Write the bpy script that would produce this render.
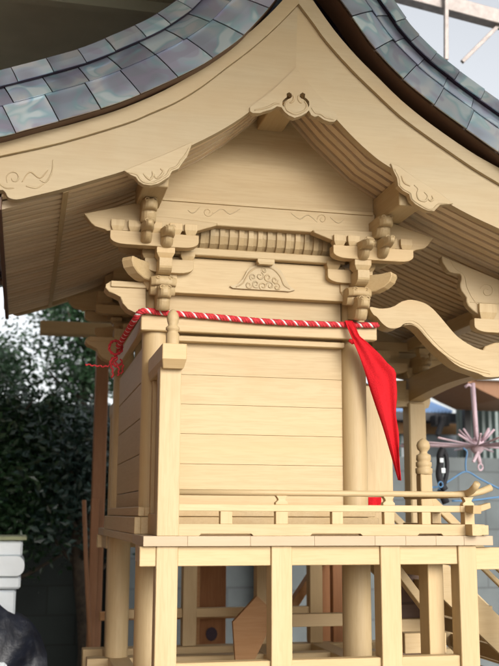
import bpy, bmesh, math, random
from mathutils import Vector, Matrix
from mathutils.geometry import tessellate_polygon
random.seed(7)
for o in list(bpy.data.objects): bpy.data.objects.remove(o)
scene = bpy.context.scene
col = scene.collection
R = math.radians

# ------------------------------------------------------------------ camera
FPX, CX, CY = 980.0, 249.5, 333.0
CAM = Vector((0, 0, 1.5))
pit, yaw, rol = R(10.46), R(12.84), R(.243)
Fv = Vector((math.sin(yaw)*math.cos(pit), math.cos(yaw)*math.cos(pit), math.sin(pit)))
r0 = Fv.cross(Vector((0, 0, 1))).normalized(); u0 = r0.cross(Fv)
Rv = r0*math.cos(rol)+u0*math.sin(rol); Uv = -r0*math.sin(rol)+u0*math.cos(rol)
cam_d = bpy.data.cameras.new('camera'); cam = bpy.data.objects.new('camera', cam_d); col.objects.link(cam)
M = Matrix((Rv, Uv, -Fv)).transposed().to_4x4(); M.translation = CAM
cam.matrix_world = M
cam_d.sensor_fit = 'VERTICAL'; cam_d.sensor_height = 24; cam_d.lens = 24*FPX/666
cam_d.clip_start = .05; cam_d.clip_end = 500
cam_d.dof.use_dof = True; cam_d.dof.focus_distance = 3.3; cam_d.dof.aperture_fstop = 2.2
scene.camera = cam
scene.render.resolution_x = 767; scene.render.resolution_y = 1024

# ------------------------------------------------------------------ world, sun, exposure
SUN_EL, SUN_AZ = 22.0, 165.0          # azimuth of the sun measured from +Y, clockwise
w = bpy.data.worlds.new('World'); scene.world = w; w.use_nodes = True
nt = w.node_tree; nt.nodes.clear()
sky = nt.nodes.new('ShaderNodeTexSky'); sky.sky_type = 'NISHITA'; sky.sun_disc = False
sky.sun_elevation = R(SUN_EL); sky.sun_rotation = R(SUN_AZ); sky.air_density = 1.0; sky.dust_density = 4.0; sky.ozone_density = .6
bg = nt.nodes.new('ShaderNodeBackground'); bg.inputs[1].default_value = .15
wo = nt.nodes.new('ShaderNodeOutputWorld')
hs = nt.nodes.new('ShaderNodeHueSaturation'); hs.inputs['Saturation'].default_value = .2
nt.links.new(sky.outputs[0], hs.inputs['Color']); nt.links.new(hs.outputs[0], bg.inputs[0]); nt.links.new(bg.outputs[0], wo.inputs[0])
sd = bpy.data.lights.new('sun', 'SUN'); sun = bpy.data.objects.new('sun', sd); col.objects.link(sun)
sd.energy = .52; sd.angle = R(26); sd.color = (1, .95, .87)
sdir = Vector((math.sin(R(SUN_AZ))*math.cos(R(SUN_EL)), math.cos(R(SUN_AZ))*math.cos(R(SUN_EL)), math.sin(R(SUN_EL))))
sun.rotation_euler = sdir.to_track_quat('Z', 'Y').to_euler()
vs = scene.view_settings; vs.view_transform = 'Standard'; vs.look = 'None'; vs.gamma = 1; vs.use_curve_mapping = False
vs.exposure = .95
scene.cycles.max_bounces = 8; scene.cycles.diffuse_bounces = 5

# ------------------------------------------------------------------ helpers
def ray(px, py): return Fv+Rv*((px-CX)/FPX)-Uv*((py-CY)/FPX)
def at(px, py, Y):
    d = ray(px, py); return CAM+d*(Y/d.y)
def tr(pts, Y):                       # measured outline -> (x, z) at distance Y
    return [(at(a, b, Y).x, at(a, b, Y).z) for a, b in pts]
XM, YM = .7885, 3.9                   # the shrine body's mirror planes

class MB:
    def __init__(s, mx=False, my=False): s.v = []; s.f = []; s.mx = mx; s.my = my; s.smooth = []
    def add(s, vs_, fs, smooth=False):
        n = len(s.v)
        for p in vs_:
            x, y, z = p
            if s.mx: x = 2*XM-x
            if s.my: y = 2*YM-y
            s.v.append((x, y, z))
        for f in fs: s.f.append([i+n for i in f]); s.smooth.append(smooth)
        return s
    def box(s, x0, x1, y0, y1, z0, z1):
        return s.add([(x, y, z) for x in (x0, x1) for y in (y0, y1) for z in (z0, z1)],
                     [(0, 1, 3, 2), (4, 6, 7, 5), (0, 4, 5, 1), (2, 3, 7, 6), (0, 2, 6, 4), (1, 5, 7, 3)])
    def beam(s, a, b, w_, h, up=(0, 0, 1)):
        a = Vector(a); b = Vector(b); d = (b-a).normalized(); u = Vector(up); sd_ = d.cross(u).normalized(); u = sd_.cross(d)
        vs_ = [p+sd_*i*w_/2+u*j*h/2 for p in (a, b) for i, j in ((-1, -1), (1, -1), (1, 1), (-1, 1))]
        return s.add(vs_, [(0, 1, 2, 3), (4, 7, 6, 5), (0, 4, 5, 1), (1, 5, 6, 2), (2, 6, 7, 3), (3, 7, 4, 0)])
    def prism(s, pts, y0, y1, axis='y', holes=()):   # outline in (x,z) extruded along y, or (y,z) along x, or (x,y) along z
        loops = [list(pts)]+[list(h) for h in holes]
        def P(a, b, t): return {'y': (a, t, b), 'x': (t, a, b), 'z': (a, b, t)}[axis]
        flat = [p for l in loops for p in l]
        tris = tessellate_polygon([[Vector((a, b, 0)) for a, b in l] for l in loops])
        n = len(flat); fs = [tuple(t) for t in tris]+[tuple(i+n for i in reversed(t)) for t in tris]
        k = 0
        for l in loops:
            m = len(l)
            for i in range(m): j = (i+1) % m; fs.append((k+i, k+j, k+j+n, k+i+n))
            k += m
        return s.add([P(a, b, y0) for a, b in flat]+[P(a, b, y1) for a, b in flat], fs)
    def frustum(s, cx, cy, z0, z1, a0, a1, b0=None, b1=None):  # block with a tapered lower half
        b0 = b0 or a0; b1 = b1 or a1; zm = z0+(z1-z0)*.45
        L = [(a0, b0, z0), ((a0+a1*1.6)/2.6, (b0+b1*1.6)/2.6, z0+(zm-z0)*.6), (a1, b1, zm), (a1, b1, z1)]
        vs_ = []; fs = []
        for a, b, z in L: vs_ += [(cx-a/2, cy-b/2, z), (cx+a/2, cy-b/2, z), (cx+a/2, cy+b/2, z), (cx-a/2, cy+b/2, z)]
        for k in range(3):
            for i in range(4): j = (i+1) % 4; fs.append((4*k+i, 4*k+j, 4*k+4+j, 4*k+4+i))
        fs += [(3, 2, 1, 0), (12, 13, 14, 15)]
        return s.add(vs_, fs)
    def lathe(s, cx, cy, prof, n=20, smooth=True):
        vs_ = [(cx+r*math.cos(2*math.pi*i/n), cy+r*math.sin(2*math.pi*i/n), z) for r, z in prof for i in range(n)]
        fs = [(k*n+i, k*n+(i+1) % n, (k+1)*n+(i+1) % n, (k+1)*n+i) for k in range(len(prof)-1) for i in range(n)]
        s.add(vs_, fs, smooth)
        m = len(prof)-1
        s.add([vs_[i] for i in range(n)], [tuple(range(n))]); s.add([vs_[m*n+i] for i in range(n)], [tuple(range(n))])
        return s
    def tube(s, path, r, n=8, smooth=True, flat=None):
        path = [Vector(p) for p in path]; vs_ = []; m = len(path)
        t0 = (path[1]-path[0]).normalized(); nrm = t0.orthogonal().normalized()
        for i, p in enumerate(path):
            t = (path[min(i+1, m-1)]-path[max(i-1, 0)]).normalized()
            nrm = (nrm-t*nrm.dot(t)).normalized(); b = t.cross(nrm)
            rr = r[i] if isinstance(r, (list, tuple)) else r
            for k in range(n):
                a = 2*math.pi*k/n; vs_.append(p+(nrm*math.cos(a)+b*math.sin(a))*rr)
        fs = [(i*n+k, i*n+(k+1) % n, (i+1)*n+(k+1) % n, (i+1)*n+k) for i in range(m-1) for k in range(n)]
        fs += [tuple(range(n)), tuple((m-1)*n+k for k in range(n))]
        return s.add(vs_, fs, smooth)
    def build(s, name, mat, parent=None, bevel=0, label=None, keep_normals=False):
        c = Vector((sum(p[0] for p in s.v), sum(p[1] for p in s.v), sum(p[2] for p in s.v)))/len(s.v)
        me = bpy.data.meshes.new(name)
        me.from_pydata([tuple(Vector(p)-c) for p in s.v], [], s.f); me.validate()
        for p, sm in zip(me.polygons, s.smooth): p.use_smooth = sm
        if not keep_normals:
            bm = bmesh.new(); bm.from_mesh(me); bmesh.ops.recalc_face_normals(bm, faces=bm.faces); bm.to_mesh(me); bm.free()
        me.materials.append(mat)
        o = bpy.data.objects.new(name, me); col.objects.link(o)
        if parent:
            o.parent = parent; o.location = c-wloc(parent)
        else: o.location = c
        if bevel:
            md = o.modifiers.new('soft_edge', 'BEVEL'); md.width = bevel; md.segments = 1; md.limit_method = 'ANGLE'; md.angle_limit = R(50)
        if label: o['label'] = label
        return o
def wloc(o):
    v = Vector((0, 0, 0))
    while o: v = v+o.location; o = o.parent
    return v
def empty(name, loc, parent=None):
    o = bpy.data.objects.new(name, None); col.objects.link(o); o.empty_display_size = .1
    o.location = Vector(loc)-(wloc(parent) if parent else Vector((0, 0, 0))); o.parent = parent
    return o
def tag(o, label=None, cat=None, group=None, kind=None):
    if label: o['label'] = label
    if cat: o['category'] = cat
    if group: o['group'] = group
    if kind: o['kind'] = kind
    return o
def smooth_poly(pts, n=4, closed=False):
    out = []; m = len(pts)
    rng = range(m if closed else m-1)
    for i in rng:
        g = lambda k: pts[k % m] if closed else pts[max(0, min(m-1, k))]
        p0, p1, p2, p3 = g(i-1), g(i), g(i+1), g(i+2)
        for j in range(n):
            t = j/n
            out.append(tuple(.5*((2*b)+(-a+c)*t+(2*a-5*b+4*c-d)*t*t+(-a+3*b-3*c+d)*t**3) for a, b, c, d in zip(p0, p1, p2, p3)))
    if not closed: out.append(tuple(pts[-1]))
    return out

# ------------------------------------------------------------------ materials
def newmat(name):
    m = bpy.data.materials.new(name); m.use_nodes = True; n = m.node_tree
    return m, n, n.nodes['Principled BSDF']
def ramp(n, stops, src):
    r = n.nodes.new('ShaderNodeValToRGB'); e = r.color_ramp.elements
    while len(e) < len(stops): e.new(.5)
    for k, (p, c) in enumerate(stops): e[k].position = p; e[k].color = (*c, 1)
    n.links.new(src, r.inputs[0]); return r.outputs[0]
def mixc(n, fac, a, b, mode='MIX'):
    x = n.nodes.new('ShaderNodeMix'); x.data_type = 'RGBA'; x.blend_type = mode
    for sock, v in ((x.inputs[0], fac), (x.inputs[6], a), (x.inputs[7], b)):
        if hasattr(v, 'is_linked'): n.links.new(v, sock)
        elif isinstance(v, (int, float)): sock.default_value = v
        else: sock.default_value = (*v, 1)
    return x.outputs[2]
def noise(n, vec, scale, detail=4, rough=.55, dist=0):
    t = n.nodes.new('ShaderNodeTexNoise'); t.inputs['Scale'].default_value = scale; t.inputs['Detail'].default_value = detail
    t.inputs['Roughness'].default_value = rough; t.inputs['Distortion'].default_value = dist
    if vec: n.links.new(vec, t.inputs['Vector'])
    return t
def wood(name, base, dark, axis, rough=.55, vary=.16, grain=1.0):
    m, n, b = newmat(name)
    geo = n.nodes.new('ShaderNodeNewGeometry'); oi = n.nodes.new('ShaderNodeObjectInfo')
    mp = n.nodes.new('ShaderNodeMapping'); sc = {'x': (1, 16, 16), 'y': (16, 1, 16), 'z': (16, 16, 1)}[axis]
    mp.inputs['Scale'].default_value = sc
    n.links.new(geo.outputs['Position'], mp.inputs['Vector'])
    off = n.nodes.new('ShaderNodeVectorMath'); off.operation = 'SCALE'; off.inputs[3].default_value = 7
    comb = n.nodes.new('ShaderNodeCombineXYZ')
    for i in range(3): n.links.new(geo.outputs['Random Per Island'], comb.inputs[i])
    n.links.new(comb.outputs[0], off.inputs[0])
    ad = n.nodes.new('ShaderNodeVectorMath'); n.links.new(mp.outputs[0], ad.inputs[0]); n.links.new(off.outputs[0], ad.inputs[1])
    ns = noise(n, ad.outputs[0], 2.2, 5, .6, .6)
    mid = tuple(b_*.6+d_*.4 for b_, d_ in zip(base, dark))
    col0 = ramp(n, [(.3, mid), (.55, base), (.8, tuple(min(1, c*1.05) for c in base))], ns.outputs['Fac'])
    line = noise(n, ad.outputs[0], 11, 2, .5, .3)
    col1 = mixc(n, ramp(n, [(.40, (.30,)*3), (.52, (0, 0, 0))], line.outputs['Fac']), col0, dark)
    blot = noise(n, geo.outputs['Position'], 5.5, 3)
    c2 = mixc(n, ramp(n, [(.52, (0, 0, 0)), (.75, (.3, .3, .3))], blot.outputs['Fac']), col1, tuple(c*k for c, k in zip(base, (.93, .80, .66))))
    hue = noise(n, ad.outputs[0], .35, 2)
    c2 = mixc(n, ramp(n, [(.42, (0, 0, 0)), (.68, (.55,)*3)], hue.outputs['Fac']), c2, tuple(c*k for c, k in zip(base, (1.0, .90, .76))))
    # tone per board
    ri = n.nodes.new('ShaderNodeMapRange'); ri.inputs[3].default_value = 1-vary; ri.inputs[4].default_value = 1+vary*.4
    n.links.new(geo.outputs['Random Per Island'], ri.inputs[0])
    ri2 = n.nodes.new('ShaderNodeMapRange'); ri2.inputs[3].default_value = .94; ri2.inputs[4].default_value = 1.03
    n.links.new(oi.outputs['Random'], ri2.inputs[0])
    ml = n.nodes.new('ShaderNodeMath'); ml.operation = 'MULTIPLY'; n.links.new(ri.outputs[0], ml.inputs[0]); n.links.new(ri2.outputs[0], ml.inputs[1])
    cc = n.nodes.new('ShaderNodeCombineXYZ')
    for i in range(3): n.links.new(ml.outputs[0], cc.inputs[i])
    fin = mixc(n, 1.0, c2, cc.outputs[0], 'MULTIPLY')
    n.links.new(fin, b.inputs['Base Color']); b.inputs['Roughness'].default_value = rough
    b.inputs['Specular IOR Level'].default_value = .35
    fine = noise(n, ad.outputs[0], 9, 3, .6)
    bp = n.nodes.new('ShaderNodeBump'); bp.inputs['Strength'].default_value = .12*grain; bp.inputs['Distance'].default_value = .002
    n.links.new(fine.outputs['Fac'], bp.inputs['Height']); n.links.new(bp.outputs[0], b.inputs['Normal'])
    return m
HB, HD = (.47, .357, .200), (.385, .275, .135)
WX = wood('hinoki_wood_along_x', HB, HD, 'x'); WY = wood('hinoki_wood_along_y', HB, HD, 'y'); WZ = wood('hinoki_wood_along_z', HB, HD, 'z')
WP = wood('pale_planed_wood', (.45, .357, .218), (.40, .31, .18), 'x', vary=.06)
WR = wood('rafter_wood', (.66, .53, .36), (.60, .475, .31), 'x', vary=.12)
WB = wood('weathered_sugi_timber', (.33, .15, .06), (.20, .08, .03), 'z', .6)
WO = wood('orange_timber', (.42, .23, .10), (.33, .16, .06), 'x', .6)
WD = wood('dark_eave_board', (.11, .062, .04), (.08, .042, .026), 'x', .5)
WG = wood('greyed_deck_edge', (.41, .32, .215), (.385, .29, .19), 'x', vary=.10)
def plain(name, c, rough=.6, metal=0, var=.15, scale=8, spec=.5, bump=0, c2=None):
    m, n, b = newmat(name); geo = n.nodes.new('ShaderNodeNewGeometry')
    ns = noise(n, geo.outputs['Position'], scale, 5)
    c2 = c2 or tuple(x*(1-var*2) for x in c)
    n.links.new(ramp(n, [(.35, c2), (.65, c)], ns.outputs['Fac']), b.inputs['Base Color'])
    b.inputs['Roughness'].default_value = rough; b.inputs['Metallic'].default_value = metal; b.inputs['Specular IOR Level'].default_value = spec
    if bump:
        bp = n.nodes.new('ShaderNodeBump'); bp.inputs['Strength'].default_value = bump; bp.inputs['Distance'].default_value = .01
        n.links.new(ns.outputs['Fac'], bp.inputs['Height']); n.links.new(bp.outputs[0], b.inputs['Normal'])
    return m
def copper():
    m, n, b = newmat('iridescent_copper'); geo = n.nodes.new('ShaderNodeNewGeometry')
    ofs = n.nodes.new('ShaderNodeVectorMath'); ofs.operation = 'SCALE'; ofs.inputs[3].default_value = 9
    cb = n.nodes.new('ShaderNodeCombineXYZ')
    for i in range(3): n.links.new(geo.outputs['Random Per Island'], cb.inputs[i])
    n.links.new(cb.outputs[0], ofs.inputs[0])
    ad = n.nodes.new('ShaderNodeVectorMath'); n.links.new(geo.outputs['Position'], ad.inputs[0]); n.links.new(ofs.outputs[0], ad.inputs[1])
    n1 = noise(n, ad.outputs[0], 7, 0, .4, .8)
    n2 = noise(n, ad.outputs[0], 10, 0, .4, 1.0)
    n3 = noise(n, geo.outputs['Position'], 60, 3, .6)
    tone = n.nodes.new('ShaderNodeMapRange'); tone.inputs[3].default_value = .75; tone.inputs[4].default_value = 1.25
    n.links.new(geo.outputs['Random Per Island'], tone.inputs[0])
    cr = ramp(n, [(.32, (.31, .33, .41)), (.45, (.38, .43, .54)), (.55, (.42, .49, .58)), (.68, (.55, .57, .61))], n1.outputs['Fac'])
    cr = mixc(n, ramp(n, [(.52, (0, 0, 0)), (.63, (.55, .55, .55))], n2.outputs['Fac']), cr, (.24, .49, .54))
    cr = mixc(n, ramp(n, [(.62, (0, 0, 0)), (.70, (.7, .7, .7))], n2.outputs['Fac']), cr, (.66, .72, .76))  # pale highlights painted into the tile colour
    cr = mixc(n, ramp(n, [(.30, (.6, .6, .6)), (.38, (0, 0, 0))], n2.outputs['Fac']), cr, (.36, .33, .45))
    cb2 = n.nodes.new('ShaderNodeCombineXYZ')
    for i in range(3): n.links.new(tone.outputs[0], cb2.inputs[i])
    cr = mixc(n, 1.0, cr, cb2.outputs[0], 'MULTIPLY')
    n.links.new(cr, b.inputs['Base Color']); b.inputs['Metallic'].default_value = .45; b.inputs['Coat Weight'].default_value = .6; b.inputs['Coat Roughness'].default_value = .12
    b.inputs['Roughness'].default_value = .28
    bp = n.nodes.new('ShaderNodeBump'); n4 = noise(n, ad.outputs[0], 9, 0, .4, 0)
    bp.inputs['Strength'].default_value = .5; bp.inputs['Distance'].default_value = .010
    n.links.new(n4.outputs['Fac'], bp.inputs['Height']); n.links.new(bp.outputs[0], b.inputs['Normal']); n.links.new(bp.outputs[0], b.inputs['Coat Normal'])
    return m
COPPER = copper()
SEAM = plain('dark_copper_seam', (.05, .03, .05), .5, .4)
RED = plain('red_cloth', (.56, .015, .022), .95, scale=260, var=.12, bump=.35, spec=.12)
REDR = plain('red_rope_strand', (.62, .035, .045), .8, scale=120, var=.2, bump=.3)
WHR = plain('white_rope_strand', (.75, .72, .72), .8, scale=120, var=.08, bump=.3)
OLIVE = plain('olive_canopy_lining', (.50, .53, .42), .85, scale=1.2, var=.2, bump=.2)
STEEL = plain('galvanised_steel', (.27, .23, .21), .5, .3, scale=25, var=.15)
PINK = plain('pink_plastic', (.62, .46, .52), .45, var=.05)
BLUEP = plain('blue_plastic', (.08, .22, .42), .4, var=.05)
WHITEP = plain('white_plastic', (.66, .72, .76), .4, var=.05)
BLACKF = plain('black_fabric', (.012, .013, .018), .7, var=.2)
NAVY = plain('navy_tarp', (.006, .010, .022), .4, var=.25, scale=14, bump=.5)
CONC = plain('grey_concrete', (.26, .28, .28), .9, scale=3, var=.18, bump=.3)
GROUND = plain('pale_packed_earth', (.44, .41, .34), .95, scale=2, var=.2, bump=.4)
BLUEROOF = plain('blue_painted_sheet', (.30, .48, .75), .45, var=.06)
SIDING = plain('pale_green_siding', (.24, .30, .29), .5, var=.08)
DGREY = plain('dark_grey_gutter', (.045, .045, .05), .5, var=.15)
CREAM = plain('cream_board', (.55, .48, .34), .7, var=.08)
BARK = plain('bark', (.06, .045, .03), .9, scale=30, var=.3, bump=.6)
def leafmat(name, a, c):
    m, n, b = newmat(name); geo = n.nodes.new('ShaderNodeNewGeometry')
    n.links.new(ramp(n, [(0, a), (1, c)], geo.outputs['Random Per Island']), b.inputs['Base Color'])
    b.inputs['Roughness'].default_value = .38; b.inputs['Transmission Weight'].default_value = 0
    return m
LEAF = leafmat('evergreen_leaf', (.007, .022, .007), (.028, .075, .028))
LEAF2 = leafmat('broad_leaf', (.012, .03, .024), (.04, .08, .068))
def blockwall(name, c1, c2, sx, sz, mortar):
    m, n, b = newmat(name); geo = n.nodes.new('ShaderNodeNewGeometry')
    sp = n.nodes.new('ShaderNodeSeparateXYZ'); cb = n.nodes.new('ShaderNodeCombineXYZ')
    n.links.new(geo.outputs['Position'], sp.inputs[0]); n.links.new(sp.outputs[0], cb.inputs[0]); n.links.new(sp.outputs[2], cb.inputs[1])
    br = n.nodes.new('ShaderNodeTexBrick'); br.inputs['Scale'].default_value = 1
    br.inputs['Brick Width'].default_value = sx; br.inputs['Row Height'].default_value = sz; br.inputs['Mortar Size'].default_value = .006
    br.inputs['Color1'].default_value = (*c1, 1); br.inputs['Color2'].default_value = (*c2, 1); br.inputs['Mortar'].default_value = (*mortar, 1)
    n.links.new(cb.outputs[0], br.inputs['Vector'])
    ns = noise(n, geo.outputs['Position'], 4, 6)
    n.links.new(mixc(n, .5, br.outputs['Color'], ramp(n, [(.3, (.45,)*3), (.7, (1, 1, 1))], ns.outputs['Fac']), 'MULTIPLY'), b.inputs['Base Color'])
    b.inputs['Roughness'].default_value = .9
    bp = n.nodes.new('ShaderNodeBump'); bp.inputs['Strength'].default_value = .5; bp.inputs['Distance'].default_value = .006
    n.links.new(br.outputs['Fac'], bp.inputs['Height']); bp.invert = True; n.links.new(bp.outputs[0], b.inputs['Normal'])
    return m
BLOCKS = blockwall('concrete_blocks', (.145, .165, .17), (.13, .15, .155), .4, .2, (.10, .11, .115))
BLOCKSD = blockwall('shade_darkened_blocks', (.018, .025, .022), (.015, .02, .018), .4, .2, (.010, .012, .010))  # shade of the trees is put into this dark block colour

# ------------------------------------------------------------------ setting
g = MB(); g.box(-150, 150, -150, 150, -.2, 0); tag(g.build('ground', GROUND), kind='structure')

# ------------------------------------------------------------------ the shrine
shrine = tag(empty('wooden_shrine', (XM, YM, .80)), 'unpainted pale cypress shrine with curved copper-tiled gable roof, railed veranda and carved brackets', 'shrine')
CXL, CXR, CYF, CYB, CR = .427, 1.150, 3.35, 4.45, .046     # body column axes
DZ0, DZ1 = 1.403, 1.433                                    # deck board
DX0, DX1, DY0, DY1 = .360, 1.499, 3.0, 4.80
BASEZ = .89

# base frame
for y in (3.045, CYF, CYB, 4.755): MB().box(.30, 2.0, y-.04, y+.04, .80, BASEZ-.002).build('base_sill', WX, shrine, .003)
for x in (.435, 1.12, 1.43, 1.835): MB().box(x-.045, x+.045, 3.08, 4.72, .804, BASEZ).build('base_cross_sill', WY, shrine, .003)

# columns of the body
for x in (CXL, CXR):
    for y in (CYF, CYB):
        MB().lathe(x, y, [(CR+.004, BASEZ), (CR+.004, DZ0-.03), (CR, DZ0), (CR, 2.10), (CR-.003, 2.275)], 28).build('column', WZ, shrine)
# porch columns
for y in (CYF, CYB):
    MB().box(1.792, 1.878, y-.043, y+.043, BASEZ, 2.03).build('porch_column', WZ, shrine, .006)

# wall of horizontal planks on the gable side, mirrored at the rear gable
for my in (False, True):
    zs = [2.108, 1.976, 1.8735, 1.771, 1.668, 1.565, 1.50, 1.45]
    for a, b in zip(zs[:-1], zs[1:]):
        MB(my=my).box(.47, 1.107, 3.345, 3.375, b+.0005, a-.0005).build('wall_plank', WX, shrine, .0005)
# rear (left) long wall and front wall with doorway
for a, b in zip([2.10, 1.97, 1.84, 1.71, 1.58], [1.97, 1.84, 1.71, 1.58, 1.45]):
    MB().box(.405, .43, CYF+.04, CYB-.04, b+.0016, a-.0012).build('wall_plank', WY, shrine, .0018)
MB().box(1.145, 1.165, CYF+.3, CYB-.3, 2.0, 2.11).build('door_lintel', WY, shrine, .002)
for y in (CYF+.16, CYB-.16): MB().box(1.14, 1.165, y-.13, y+.13, 1.45, 2.10).build('front_wall_panel', WZ, shrine, .002)
# open door leaf standing out past the front column
dl = MB().box(1.195, 1.325, 3.43, 3.452, 1.46, 1.97).build('door_leaf', WZ, shrine, .002)
MB().box(1.185, 1.20, 3.425, 3.457, 1.455, 1.975).build('door_stile', WZ, dl, .002)
MB().box(1.195, 1.325, 4.348, 4.37, 1.46, 1.97).build('door_leaf', WZ, shrine, .002)

# tie beams
for my in (False, True):
    MB(my=my).box(.369, 1.220, 3.285, 3.325, 2.116, 2.170).build('tie_beam', WX, shrine, .003)
    MB(my=my).box(.475, 1.103, 3.305, 3.345, 2.087, 2.106).build('ledge', WX, shrine, .002)
    MB(my=my).box(.474, 1.103, 3.345, 3.37, 2.106, 2.262).build('frieze_board', WX, shrine)
    MB(my=my).box(.470, 1.107, 3.300, 3.345, 2.256, 2.384).build('panel_board', WX, shrine, .002)
    MB(my=my).box(.478, 1.099, 3.268, 3.345, 2.387, 2.414).build('moulding', WX, shrine, .003)
    # sloping row of curved slats between moulding and stepped-out beam
    sl = MB(my=my)
    prof = [(3.330, 2.412), (3.306, 2.420), (3.286, 2.436), (3.275, 2.462), (3.272, 2.500), (3.286, 2.500), (3.292, 2.460), (3.311, 2.433), (3.338, 2.420)]
    k = 0; x = .535
    while x < 1.05: sl.prism(prof, x, x+.0185, 'x'); x += .0345
    sl.build('slat_row', WZ, shrine, .001)
    MB(my=my).prism([(3.345, 2.412), (3.316, 2.422), (3.294, 2.44), (3.284, 2.465), (3.281, 2.50), (3.345, 2.50)], .50, 1.077, 'x').build('slat_backing', WX, shrine)
    MB(my=my).box(.372, 1.205, 3.240, 3.300, 2.490, 2.574).build('gable_beam', WX, shrine, .003)
    MB(my=my).box(.38, 1.197, 3.234, 3.244, 2.566, 2.578).build('beam_bead', WX, shrine, .001)
for z0, z1, e in ((1.433, 1.489, .0), (1.491, 1.522, -.012)):
    s = MB(); s.box(.364-e, .385-e, 3.29, 4.51, z0, z1); s.box(.385-e, 1.215+e, 3.29, 3.315, z0, z1); s.box(.385-e, 1.215+e, 4.485, 4.51, z0, z1)
    s.build('floor_sill', WY, shrine, .002)
t_ = MB(); t_.box(.372, .395, 3.325, 4.475, 2.116, 2.170); t_.build('tie_beam', WY, shrine, .003)
t_ = MB(); t_.box(1.18, 1.205, 3.325, 4.475, 2.116, 2.170); t_.build('tie_beam', WY, shrine, .003)

# carved relief lines: thin rounded mouldings on a face
def relief(name, lines, Y, r, mat, parent, my=False, n=5):
    m = MB(my=my)
    for ln in lines:
        pts = smooth_poly([(*p,) for p in ln], n)
        q = tr(pts, Y)
        m.tube([(x, Y, z) for x, z in q], [r*(.55+.45*math.sin(math.pi*min(1, max(0, (i+.6)/(len(q)+.2))))) for i in range(len(q))], 6)
    return m.build(name, mat, parent)
def curl(cx, cy, r, a0, turns, n=10):
    return [(cx+r*(1-.75*i/n)*math.cos(a0+turns*2*math.pi*i/n), cy+r*(1-.75*i/n)*math.sin(a0+turns*2*math.pi*i/n)) for i in range(n+1)]

# frog-leg strut carved with waves
for my in (False, True):
    out = [(230, 286), (238, 284), (243, 279), (247, 271), (250, 267.5), (256, 265), (256, 261.5), (275, 263), (275, 266.5), (281, 270), (285, 278), (289, 285), (295, 290),
           (289, 291.5), (284, 291), (240, 288.5), (233, 288)]
    fl = MB(my=my).prism(tr(out, 3.289), 3.289, 3.304).build('frog_leg_strut', WP, shrine, .001)
    wl = []
    for cx, cy, r, a in ((249, 285, 3.6, 0), (256, 284, 4, 1), (263, 286, 4, 2), (270, 285.5, 4, 3), (277, 287, 3.8, 4), (253, 277, 3.6, 2), (260, 276, 4, 5), (268, 277.5, 4, 1), (275, 280, 3.4, 0), (264, 270.5, 2.8, 3)):
        wl.append(curl(cx, cy, r, a, 1.15))
    wl += [[(236, 287), (243, 283), (249, 273), (256, 268), (264, 266.5)], [(290, 289), (284, 285), (280, 276), (273, 269), (264, 266.5)]]
    relief('wave_carving', wl, 3.2885, .0034, WP, fl, my)
    bb = MB(my=my); p = at(266, 259, 3.262); bb.frustum(p.x, 3.27, 2.366, 2.386, .05, .062, .02, .024); bb.build('bearing_block', WX, shrine, .001)
    # shallow scrolls on the gable beam
    relief('scroll_carving', [curl(208, 212, 5, 0, 1.2), [(213, 214), (222, 209), (230, 214), (240, 209)], [(200, 207), (193, 213), (188, 210)]], 3.2398, .0020, WP, shrine, my)
    relief('scroll_carving', [curl(322, 219, 5, 3, 1.2), [(317, 222), (308, 215), (300, 219), (291, 213)], [(330, 217), (338, 223), (344, 219)]], 3.2398, .0020, WP, shrine, my)

# ---- roof curve, seen under the bargeboard
LB = [(0, 190), (3, 190), (6, 193), (8, 197), (13, 199), (20, 199), (35, 195.5), (60, 189.5), (90, 181), (125, 170.5), (158, 158), (191.4, 145.3), (225, 128), (250, 111.3), (275, 90.5), (295.8, 72)]
RB = [(295.8, 72), (315, 95.5), (335, 117.7), (355, 139), (375, 157), (389, 166.6), (420, 186), (449, 203.6), (474, 217), (499, 228.6)]
LS = [(0, 157.8), (62, 144), (125, 125.2), (150, 115), (175, 104), (200, 89), (225, 70), (250, 51), (275, 29), (297.6, 6)]
RS = [(297.6, 6), (312, 25), (325, 43), (350, 71), (375, 95.4), (399, 117.7), (424, 136.5), (449, 154), (474, 171), (499, 186)]
LT = [(0, 142.8), (30, 136.3), (62.6, 128.3), (95, 119), (125, 109), (162.6, 92.7), (200, 71.4), (225, 52), (250, 33), (275, 9.5), (298, -17)]
RT = [(298, -17), (310, 0), (332.7, 32), (355, 58), (375, 78), (399, 101.5), (424, 122), (449, 140), (474, 156.6), (499, 170.5)]
def ext_r(q, dz=0):                   # the front slope runs on past the frame, flattening
    x, z = q[-1]; sl_ = (q[-1][1]-q[-3][1])/(q[-1][0]-q[-3][0])
    out = list(q)
    while x < 2.26: x += .07; z += sl_*.07; sl_ *= .93; out.append((x, z))
    return out
HY = 2.97
BOT_L = tr(LB, HY); BOT_R = ext_r(tr(RB, HY))
STR_L = tr(LS, HY); STR_R = ext_r(tr(RS, HY)); TOP_L = tr(LT, HY); TOP_R = ext_r(tr(RT, HY))
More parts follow.
